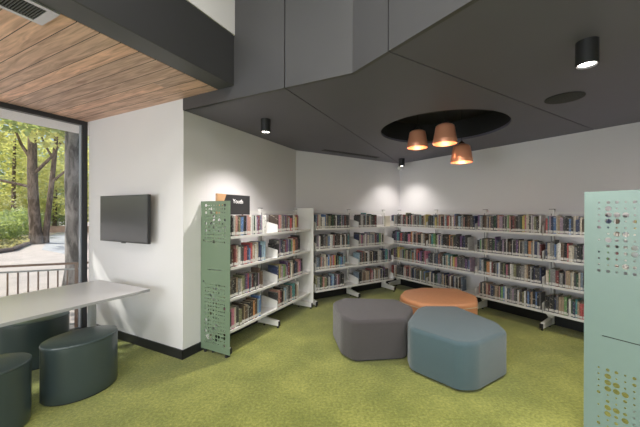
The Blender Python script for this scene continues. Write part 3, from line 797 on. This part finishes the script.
# ------------------------------------------------------------------ table
tb = empty('table', 'long white laminate table running along the big window', 'table', P3(A), thL)
bm = bmesh.new(); box(bm, -2.75, -.185, .25, 1.16, .705, .73); bevel(bm, .002, 1)
for f in bm.faces: f.material_index = 0 if abs(f.normal.z) > .9 else 1
link('tabletop', bm, [tabletop_m, table_edge_m], tb)
for xx in (-.36, -2.45):
    bm = bmesh.new(); lathe(bm, [(0, .7045), (.12, .7045), (.12, .698), (.038, .694), (.038, .014), (.17, .010), (.17, 0), (0, 0)], 32, xx, .95 if xx > -1 else .70)
    link('leg', bm, mat('grey_leg_paint', (.42, .42, .43), .4), tb, smooth=True)

# ------------------------------------------------------------------ television
tv = empty('television', 'black flat screen television on the white wall left of the corner', 'television', P3(LP(-.10, -.83), 1.165), R(63 - 90))
# local x = nL, local y = dL (to the wall)
bm = bmesh.new(); box(bm, -.445, .445, -.02, .012, 0, .522); bevel(bm, .004, 2); link('housing', bm, tv_body, tv)
bm = bmesh.new(); box(bm, -.435, .435, -.0225, -.0205, .014, .512); link('screen', bm, tv_screen, tv)
bm = bmesh.new(); box(bm, -.03, .03, -.018, 0, -.010, -.0005); link('sensor', bm, tv_body, tv)
bm = bmesh.new(); box(bm, -.15, .15, .0125, .03, .12, .40); box(bm, -.04, .04, .03, .085, .18, .34); box(bm, -.12, .12, .085, .099, .14, .38); link('wall_bracket', bm, blackmetal, tv)

# ------------------------------------------------------------------ ceiling lights
def spot(parent, loc, energy, angle, col=(1, .94, .89), blend=.9, size=.04, tgt=None):
    l = bpy.data.lights.new('lamp', 'SPOT'); l.energy = energy; l.spot_size = R(angle); l.spot_blend = blend; l.color = col; l.shadow_soft_size = size
    o = bpy.data.objects.new('lamp', l); COL.objects.link(o); o.parent = parent; o.location = loc; return o
def downlight(label, x, y, e=55):
    t = empty('downlight', label, 'ceiling light', (x, y, ZD), 0, 'cylinder downlights under the charcoal ceiling')
    r_ = .056; h = .145
    bm = bmesh.new(); lathe(bm, [(0, -.0005), (r_, -.0005), (r_, -h), (r_ - .006, -h), (r_ - .010, -h + .016), (0, -h + .016)], 40); link('housing', bm, blackmetal, t, smooth=True)
    bm = bmesh.new(); lathe(bm, [(0, -h + .010), (r_ - .014, -h + .010), (r_ - .014, -h + .0145), (0, -h + .0145)], 32); link('lens', bm, lamp_on, t, smooth=True)
    spot(t, (0, 0, -h + .004), e, 118)
    return t
DE = 112
downlight('large black cylinder downlight near the top right of the picture', 1.61, 1.83, DE)
downlight('black cylinder downlight before the left bookcase wall', -.61, 3.385, DE)
downlight('small distant black cylinder downlight in the ceiling corner', 1.56, 5.80, 48)
downlight('black cylinder downlight just beyond the right edge above the side bookcase', 3.08, 2.72, 100)  # lamp added out of view to light the shelves behind the mint panel
sd = tag((lambda b: (lathe(b, [(0, -.0005), (.145, -.0005), (.145, -.006), (.138, -.008), (0, -.008)], 48, 0, 0), link('ceiling_speaker', b, mat('speaker_grille', (.03, .03, .03), .7, bump=.4, bscale=900), smooth=True, loc=(2.19, 2.72, ZD)))[1])(bmesh.new()),
         'flat round black ceiling speaker right of the copper pendants', 'speaker')
sn = empty('motion_sensor', 'small white motion sensor high in the corner beside the distant downlight', 'sensor', P3(MP(2.43, .06), 2.40), thM)
bm = bmesh.new(); box(bm, -.028, .028, -.028, .028, 0, .085); bevel(bm, .006, 2); link('housing', bm, shelf_w, sn)
bm = bmesh.new(); box(bm, -.02, .02, .029, .059, .02, .06); link('mount', bm, shelf_w, sn)

def pendant(label, x, y, zb):
    t = empty('pendant_lamp', label, 'pendant lamp', (x, y, zb), 0, 'copper pendant lamps under the round recess')
    s = 1.0
    K = .93
    prof = [(.140, 0), (.141, .004), (.140, .055), (.137, .057), (.136, .062), (.128, .11), (.113, .20), (.107, .222), (.09, .236), (.045, .252), (.030, .256)]
    prof = [(r_*K, z*K) for r_, z in prof]
    inner = [(r_ - .003, z) for r_, z in prof][::-1]
    inner[0] = (.025, .235)
    bm = bmesh.new(); lathe(bm, prof + inner + [prof[0]], 56)
    bmesh.ops.remove_doubles(bm, verts=bm.verts[:], dist=1e-5)
    link('shade', bm, copper, t, smooth=True)
    bm = bmesh.new(); lathe(bm, [(0, .2385), (.042, .2385), (.036, .25), (.012, .27), (.007, .282), (0, .282)], 24); link('cap', bm, blackmetal, t, smooth=True)
    bm = bmesh.new(); tube(bm, (0, 0, .2825), (0, 0, ZD + .284 - zb), .003, seg=8); link('cord', bm, black, t)
    bm = bmesh.new(); lathe(bm, [(0, .045), (.018, .048), (.034, .068), (.037, .088), (.030, .112), (.015, .14), (.014, .20), (0, .20)], 24); link('bulb', bm, bulb_on, t, smooth=True)
    l = bpy.data.lights.new('lamp', 'POINT'); l.energy = 1.6; l.color = (1, .72, .46); l.shadow_soft_size = .04
    o = bpy.data.objects.new('lamp', l); COL.objects.link(o); o.parent = t; o.location = (0, 0, .035)
    return t
pendant('leftmost of the three copper pendant lamps', 1.282, 4.0, 2.362)
pendant('middle and largest looking copper pendant lamp', 1.44, 3.5, 2.30)
pendant('lowest and rightmost of the three copper pendant lamps', 1.82, 3.9, 2.155)

# ------------------------------------------------------------------ outside
GZ = -.15
bm = bmesh.new(); 
W0 = LP(0, -1.96)
def OP(t, o): return LP(t, -1.96 - o)       # outside coordinates, o grows away from the window
prism(bm, [OP(-9, 0), OP(30, 0), OP(30, 60), OP(-30, 60)], GZ - .1, GZ); struct(link('floor_terrace', bm, concrete))
rl = empty('terrace_railing', 'bronze metal railing with upright bars outside the window', 'railing', (0, 0, 0))
ra = Vector((-6.6, 2.96)); rb = Vector((-2.75, 4.42)); dd_ = (rb - ra).normalized(); Lr = (rb - ra).length
rl.location = (ra.x, ra.y, GZ); rl.rotation_euler = (0, 0, math.atan2(dd_.y, dd_.x))
bm = bmesh.new(); box(bm, 0, Lr, -.022, .022, .93, .955); link('top_rail', bm, rail_m, rl)
bm = bmesh.new(); box(bm, 0, Lr, -.012, .012, .855, .875); box(bm, 0, Lr, -.012, .012, .10, .12); link('lower_rail', bm, rail_g, rl)
nb = int(Lr/.105)
for k in range(nb):
    bm = bmesh.new(); x = k*.105
    if k % 9 == 6: box(bm, x - .018, x + .018, -.018, .018, 0, .93)
    else: box(bm, x - .007, x + .007, -.007, .007, .1205, .8545)
    link('baluster', bm, rail_m, rl)
def wp(x, Y, z=GZ): return ((x - 320)/F*Y, Y, z)
# paths and beds (real ground areas)
def ground(name, pts, m, z, cat, label, h=.03, kind=None):
    bm = bmesh.new(); prism(bm, [wp(*p)[:2] for p in pts], GZ + .001, GZ + z); o = link(name, bm, m)
    if kind == 'structure': struct(o)
    else: tag(o, label, cat, kind=kind)
    return o
ground('floor_path', [(42, 13.2), (82, 11), (82, 26), (60, 26), (50, 20)], path_m, .015, 'path', '', kind='structure')
ground('floor_garden_bed', [(-260, 11), (-40, 10.6), (12, 12.6), (30, 15.5), (46, 22), (30, 40), (-260, 40)], soil, .08, 'garden bed', '', kind='structure')
kerb = empty('bed_edging', 'curved brown edging along the planted bed outside', 'edging', (0, 0, GZ))
bm = bmesh.new(); kp = [wp(*p) for p in ((-260, 11), (-40, 10.6), (12, 12.6), (30, 15.5), (46, 22))]
for p, q in zip(kp, kp[1:]): tube(bm, (p[0], p[1], .08), (q[0], q[1], .08), .09, seg=8)
link('edging_strip', bm, kerb_m, kerb)
bm = bmesh.new(); p, q = wp(47, 25), wp(90, 24); box(bm, p[0], q[0], 24.3, 24.8, GZ + .001, GZ + .5)
tag(link('garden_wall', bm, mat('garden_wall_stone', (.3, .22, .19), .9, var=.4, scale=4)), 'low brown stone wall at the far end of the path', 'wall')

def leaves(bm, c, rad, n, size, q, shell=.55):
    for _ in range(n):
        while True:
            v = Vector((q.uniform(-1, 1), q.uniform(-1, 1), q.uniform(-1, 1)))
            if shell < v.length < 1: break
        p = Vector(c) + Vector((v.x*rad[0], v.y*rad[1], v.z*rad[2]))
        s = size*q.uniform(.6, 1.3)
        u = Vector((q.gauss(0, 1), q.gauss(0, 1), q.gauss(0, .6))).normalized(); w = u.orthogonal().normalized()
        w = (w + u.cross(w)*q.uniform(-1, 1)).normalized()
        vs = [bm.verts.new(p + u*s*a + w*s*b*.55) for a, b in ((-1, 0), (-.2, 1), (1, 0), (-.2, -1))]
        bm.faces.new(vs)
def tree(label, x, Y, r0, h, crowns, lm, bark, seed, lsize=.13, lean=(0, 0), limbs=(), base=GZ, r1=.5):
    q = random.Random(seed)
    bx, by, _ = wp(x, Y)
    t = empty('tree', label, 'tree', (bx, by, base))
    bm = bmesh.new(); n = 14; prev = Vector((0, 0, 0)); pr_ = r0*1.35
    rings = []
    for k in range(n + 1):
        f_ = k/n; z = h*f_
        c = Vector((lean[0]*f_ + math.sin(f_*5 + seed)*r0*.25, lean[1]*f_, z)); rr_ = (r0*1.3 if k == 0 else r0*(1 - (1 - r1)*f_))
        rings.append([bm.verts.new(c + Vector((math.cos(a)*rr_*(1 + q.uniform(-.08, .08)), math.sin(a)*rr_*(1 + q.uniform(-.08, .08)), 0))) for a in [2*math.pi*i/14 for i in range(14)]])
    for a, b in zip(rings, rings[1:]):
        for i in range(14): bm.faces.new((a[i], a[(i+1) % 14], b[(i+1) % 14], b[i]))
    bm.faces.new(rings[0][::-1]); bm.faces.new(rings[-1])
    link('trunk', bm, bark, t, smooth=True)
    for (z0, dx, dy, z1, rb_) in limbs:
        bm = bmesh.new(); f_ = z0/h
        c0 = Vector((lean[0]*f_, lean[1]*f_, z0)); c1 = Vector((dx, dy, z1)); mid = (c0 + c1)/2 + Vector((0, 0, -.1*(c1-c0).length))
        tube(bm, c0, mid, rb_, rb_*.75, 8); tube(bm, mid, c1, rb_*.75, rb_*.35, 8); link('branch', bm, bark, t, smooth=True)
    bm = bmesh.new()
    for (cx, cy, cz, rx, ry, rz_, n_) in crowns: leaves(bm, (cx, cy, cz), (rx, ry, rz_), n_, lsize, q, .2)
    link('foliage', bm, lm, t)
    return t
def shrub(label, x, Y, w, h, n, lm, seed, ls=.09, name='shrub', cat='shrub'):
    q = random.Random(seed); bx, by, _ = wp(x, Y)
    t = empty(name, label, cat, (bx, by, GZ))
    bm = bmesh.new(); leaves(bm, (0, 0, h*.52), (w/2, w/2, h*.52), n, ls, q, .2); link('foliage', bm, lm, t)
    bm = bmesh.new()
    for _ in range(5): tube(bm, (0, 0, 0), (q.uniform(-.3, .3)*w, q.uniform(-.3, .3)*w, h*.7), .015, .006, 5)
    link('stem', bm, bark1, t)
tree('brown tree trunk standing in the bed left of the path with bright leaves', 36.5, 15.6, .26, 8.5,
     [(0, 0, 8.0, 3.6, 3.4, 2.6, 2600), (-2.2, -1.2, 5.4, 1.6, 1.5, .9, 350), (1.6, -1.0, 5.4, 1.2, 1.0, .6, 150)], leaf_a, bark1, 3, .16, (-.35, 0),
     [(2.9, -3.2, -.6, 4.3, .08), (3.6, 2.0, -.3, 6.0, .09), (4.2, -1.6, .2, 6.6, .09)])
tree('thinner leaning tree trunk right beside the brown one outside', 45.5, 15.9, .14, 8,
     [(1.0, 0, 7.6, 2.6, 2.6, 2.2, 1300)], leaf_a, bark1, 5, .16, (.75, 0), [(3.2, 2.1, -.2, 5.0, .07), (4.4, -.6, 0, 6.6, .06)])
tree('thick grey mottled tree trunk nearest the window behind the railing', 73.5, 6.7, .185, 6.6,
     [(-.2, .3, 6.0, 2.8, 2.5, 1.9, 2600), (.1, -.1, 3.75, 1.0, .8, .45, 300), (-1.6, .4, 4.1, 1.3, 1.0, .6, 420)], leaf_b, bark2, 8, .11, (.12, 0), [(3.6, -1.6, .2, 5.2, .07)], r1=.8)
fx = [(-60, 24, 'a'), (-10, 27, 'b'), (14, 23, 'a'), (34, 30, 'b'), (55, 26, 'a'), (76, 29, 'b'), (100, 25, 'a'), (-38, 36, 'c'), (22, 40, 'c'), (66, 42, 'c'), (112, 40, 'c')]
desc = {14: 'bright green tree filling the left background beyond the bed', 34: 'mid green tree behind the twin trunks', 55: 'bright leafy tree above the end of the path', 76: 'mid green tree seen behind the thick grey trunk',
        -10: 'mid green tree at the left edge of the window view', 22: 'dark green tree far behind at left of the garden', 66: 'dark green tree far behind the path end',
        -60: 'bright tree beyond the left edge of the garden', 100: 'bright tree hidden behind the window jamb', -38: 'dark far tree beyond the left edge of the garden', 112: 'dark far tree behind the television wall'}
for i, (x, Y, k) in enumerate(fx):
    lm = {'a': leaf_a, 'b': leaf_b, 'c': leaf_c}[k]; q = random.Random(i*7)
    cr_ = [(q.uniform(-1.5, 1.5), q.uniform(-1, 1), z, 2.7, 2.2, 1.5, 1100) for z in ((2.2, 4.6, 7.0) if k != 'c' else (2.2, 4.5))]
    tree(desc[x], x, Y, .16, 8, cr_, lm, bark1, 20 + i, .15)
tree('leafy tree standing left of the terrace, shading the window', -2400, 1.1, .2, 7.5,
     [(.2, 1.6, 6.8, 2.6, 2.8, 1.7, 700), (.6, 1.4, 4.6, 1.8, 2.6, 1.3, 520)], leaf_b, bark2, 91, .17)  # added out of view to block and dapple the sun entering the window
for i, (x, Y, w, h) in enumerate([(-2, 16.2, 2.2, 1.4), (14, 18.6, 2.3, 1.8), (26, 21, 2.3, 1.9), (-30, 13.8, 2.2, 1.5), (58, 27, 3, 1.8)]):
    shrub(['low green shrub at the left edge of the window view', 'low green shrub in the bed left of the twin trunks', 'rounded green shrub close behind the twin trunks', 'green shrub beyond the left edge of the bed', 'green shrub beyond the low stone wall'][i], x, Y, w, h, 900, (leaf_b, leaf_b, leaf_b)[i % 3], 50 + i, .1)
bm = bmesh.new(); q = random.Random(77)
for _ in range(1500):
    f_ = q.random(); px_ = q.uniform(-60, 34); Y = q.uniform(12.6, 16) + max(0, px_ - 10)*.13
    p = wp(px_, Y, GZ + .08 + q.uniform(0, .16)); s = q.uniform(.04, .1)
    u = Vector((q.gauss(0, 1), q.gauss(0, 1), q.gauss(0, .8))).normalized(); w = u.orthogonal().normalized()
    bm.faces.new([bm.verts.new(Vector(p) + u*s*a + w*s*b*.4) for a, b in ((-1, 0), (0, 1), (1, 0), (0, -1))])
tag(link('ground_cover', bm, leafmat('pale_ground_leaves', (.36, .36, .22))), 'pale low ground cover leaves in the planted bed', 'plants', kind='stuff')

# ------------------------------------------------------------------ light
w = bpy.data.worlds.new('world'); SC.world = w; w.use_nodes = True; nt = w.node_tree
sk = nt.nodes.new('ShaderNodeTexSky'); sk.sky_type = 'NISHITA'; sk.sun_disc = False; sk.sun_elevation = R(40); sk.sun_rotation = R(200); sk.air_density = 1.2; sk.dust_density = 2.5
nt.links.new(sk.outputs[0], nt.nodes['Background'].inputs['Color']); nt.nodes['Background'].inputs['Strength'].default_value = .16
sl = bpy.data.lights.new('sun', 'SUN'); sl.energy = 4.0; sl.angle = R(.6); sl.color = (1, .95, .86)
so = bpy.data.objects.new('sun', sl); COL.objects.link(so)
sd3 = Vector((nL.x*.72 + dL.x*.36, nL.y*.72 + dL.y*.36, -.68)).normalized()
so.rotation_euler = sd3.to_track_quat('-Z', 'Y').to_euler()

# added fill lamps, unseen in the high ceiling behind the camera
def fill_panel(label, x, y, z, sx, sy, e, col=(1, .96, .91), rz=0):
    t = empty('ceiling_panel_light', label, 'ceiling light', (x, y, z), rz, 'panel lights in the tall white ceiling')
    bm = bmesh.new(); box(bm, -sx/2, sx/2, -sy/2, sy/2, -.05, -.0005); link('housing', bm, shelf_w, t)
    l = bpy.data.lights.new('lamp', 'AREA'); l.shape = 'RECTANGLE'; l.size = sx*.96; l.size_y = sy*.96; l.energy = e; l.color = col
    o = bpy.data.objects.new('lamp', l); COL.objects.link(o); o.parent = t; o.location = (0, 0, -.056)
for i, (t_, o_) in enumerate(((-2.2, 2.2), (-3.4, 4.6), (-4.8, 2.2))):
    v = LP(t_, o_); fill_panel('white panel light in the high ceiling behind the camera', v.x, v.y, ZT, 1.8, .8, 55, rz=thL)

# added fill lamps set in two invented tall windows in the back wall
for i, ((a_, b_), e) in enumerate(zip(WB, (120, 60))):
    fr = bmesh.new(); y0_, y1_ = -b_, -a_
    for q_ in (y0_, (y0_ + y1_)/2 - .025, y1_ - .05): box(fr, -6.30, -6.25, q_, q_ + .05, .2, 2.6)
    box(fr, -6.30, -6.25, y0_, y1_, .2, .25); box(fr, -6.30, -6.25, y0_, y1_, 2.55, 2.6)
    wf = struct(link('window_%d' % (i + 2), fr, frame_dark, loc=P3(A), rz=thL))  # invented window frame around the fill lamp, behind the camera
    fr = bmesh.new(); box(fr, -6.28, -6.275, y0_, y1_, .25, 2.55); link('pane', fr, glass, wf)
    l = bpy.data.lights.new('daylight', 'AREA'); l.shape = 'RECTANGLE'; l.size = b_ - a_ - .1; l.size_y = 2.3; l.energy = e; l.color = (.86, .93, 1)
    o = bpy.data.objects.new('daylight', l); COL.objects.link(o); v = LP(-6.22, (a_ + b_)/2); o.location = (v.x, v.y, 1.4)
    o.rotation_euler = Vector((dL.x, dL.y, 0)).to_track_quat('-Z', 'Z').to_euler()

# ------------------------------------------------------------------ camera
cam = bpy.data.cameras.new('camera'); cam.sensor_width = 36; cam.lens = F/640*36; cam.shift_y = (Y0 - 213.5)/640; cam.clip_start = .05
co = bpy.data.objects.new('camera', cam); COL.objects.link(co); co.location = (0, 0, EYE); co.rotation_euler = (R(90), 0, ROLL)
co.rotation_euler = (Matrix.Rotation(R(90), 3, 'X') @ Matrix.Rotation(ROLL, 3, 'Z')).to_euler()
SC.camera = co
SC.view_settings.view_transform = 'Standard'; SC.view_settings.look = 'None'; SC.view_settings.gamma = 1; SC.view_settings.exposure = .52
SC.cycles.max_bounces = 10; SC.cycles.diffuse_bounces = 6; SC.cycles.transparent_max_bounces = 12
SC.cycles.sample_clamp_indirect = 6
SC.cycles.caustics_reflective = False; SC.cycles.caustics_refractive = False
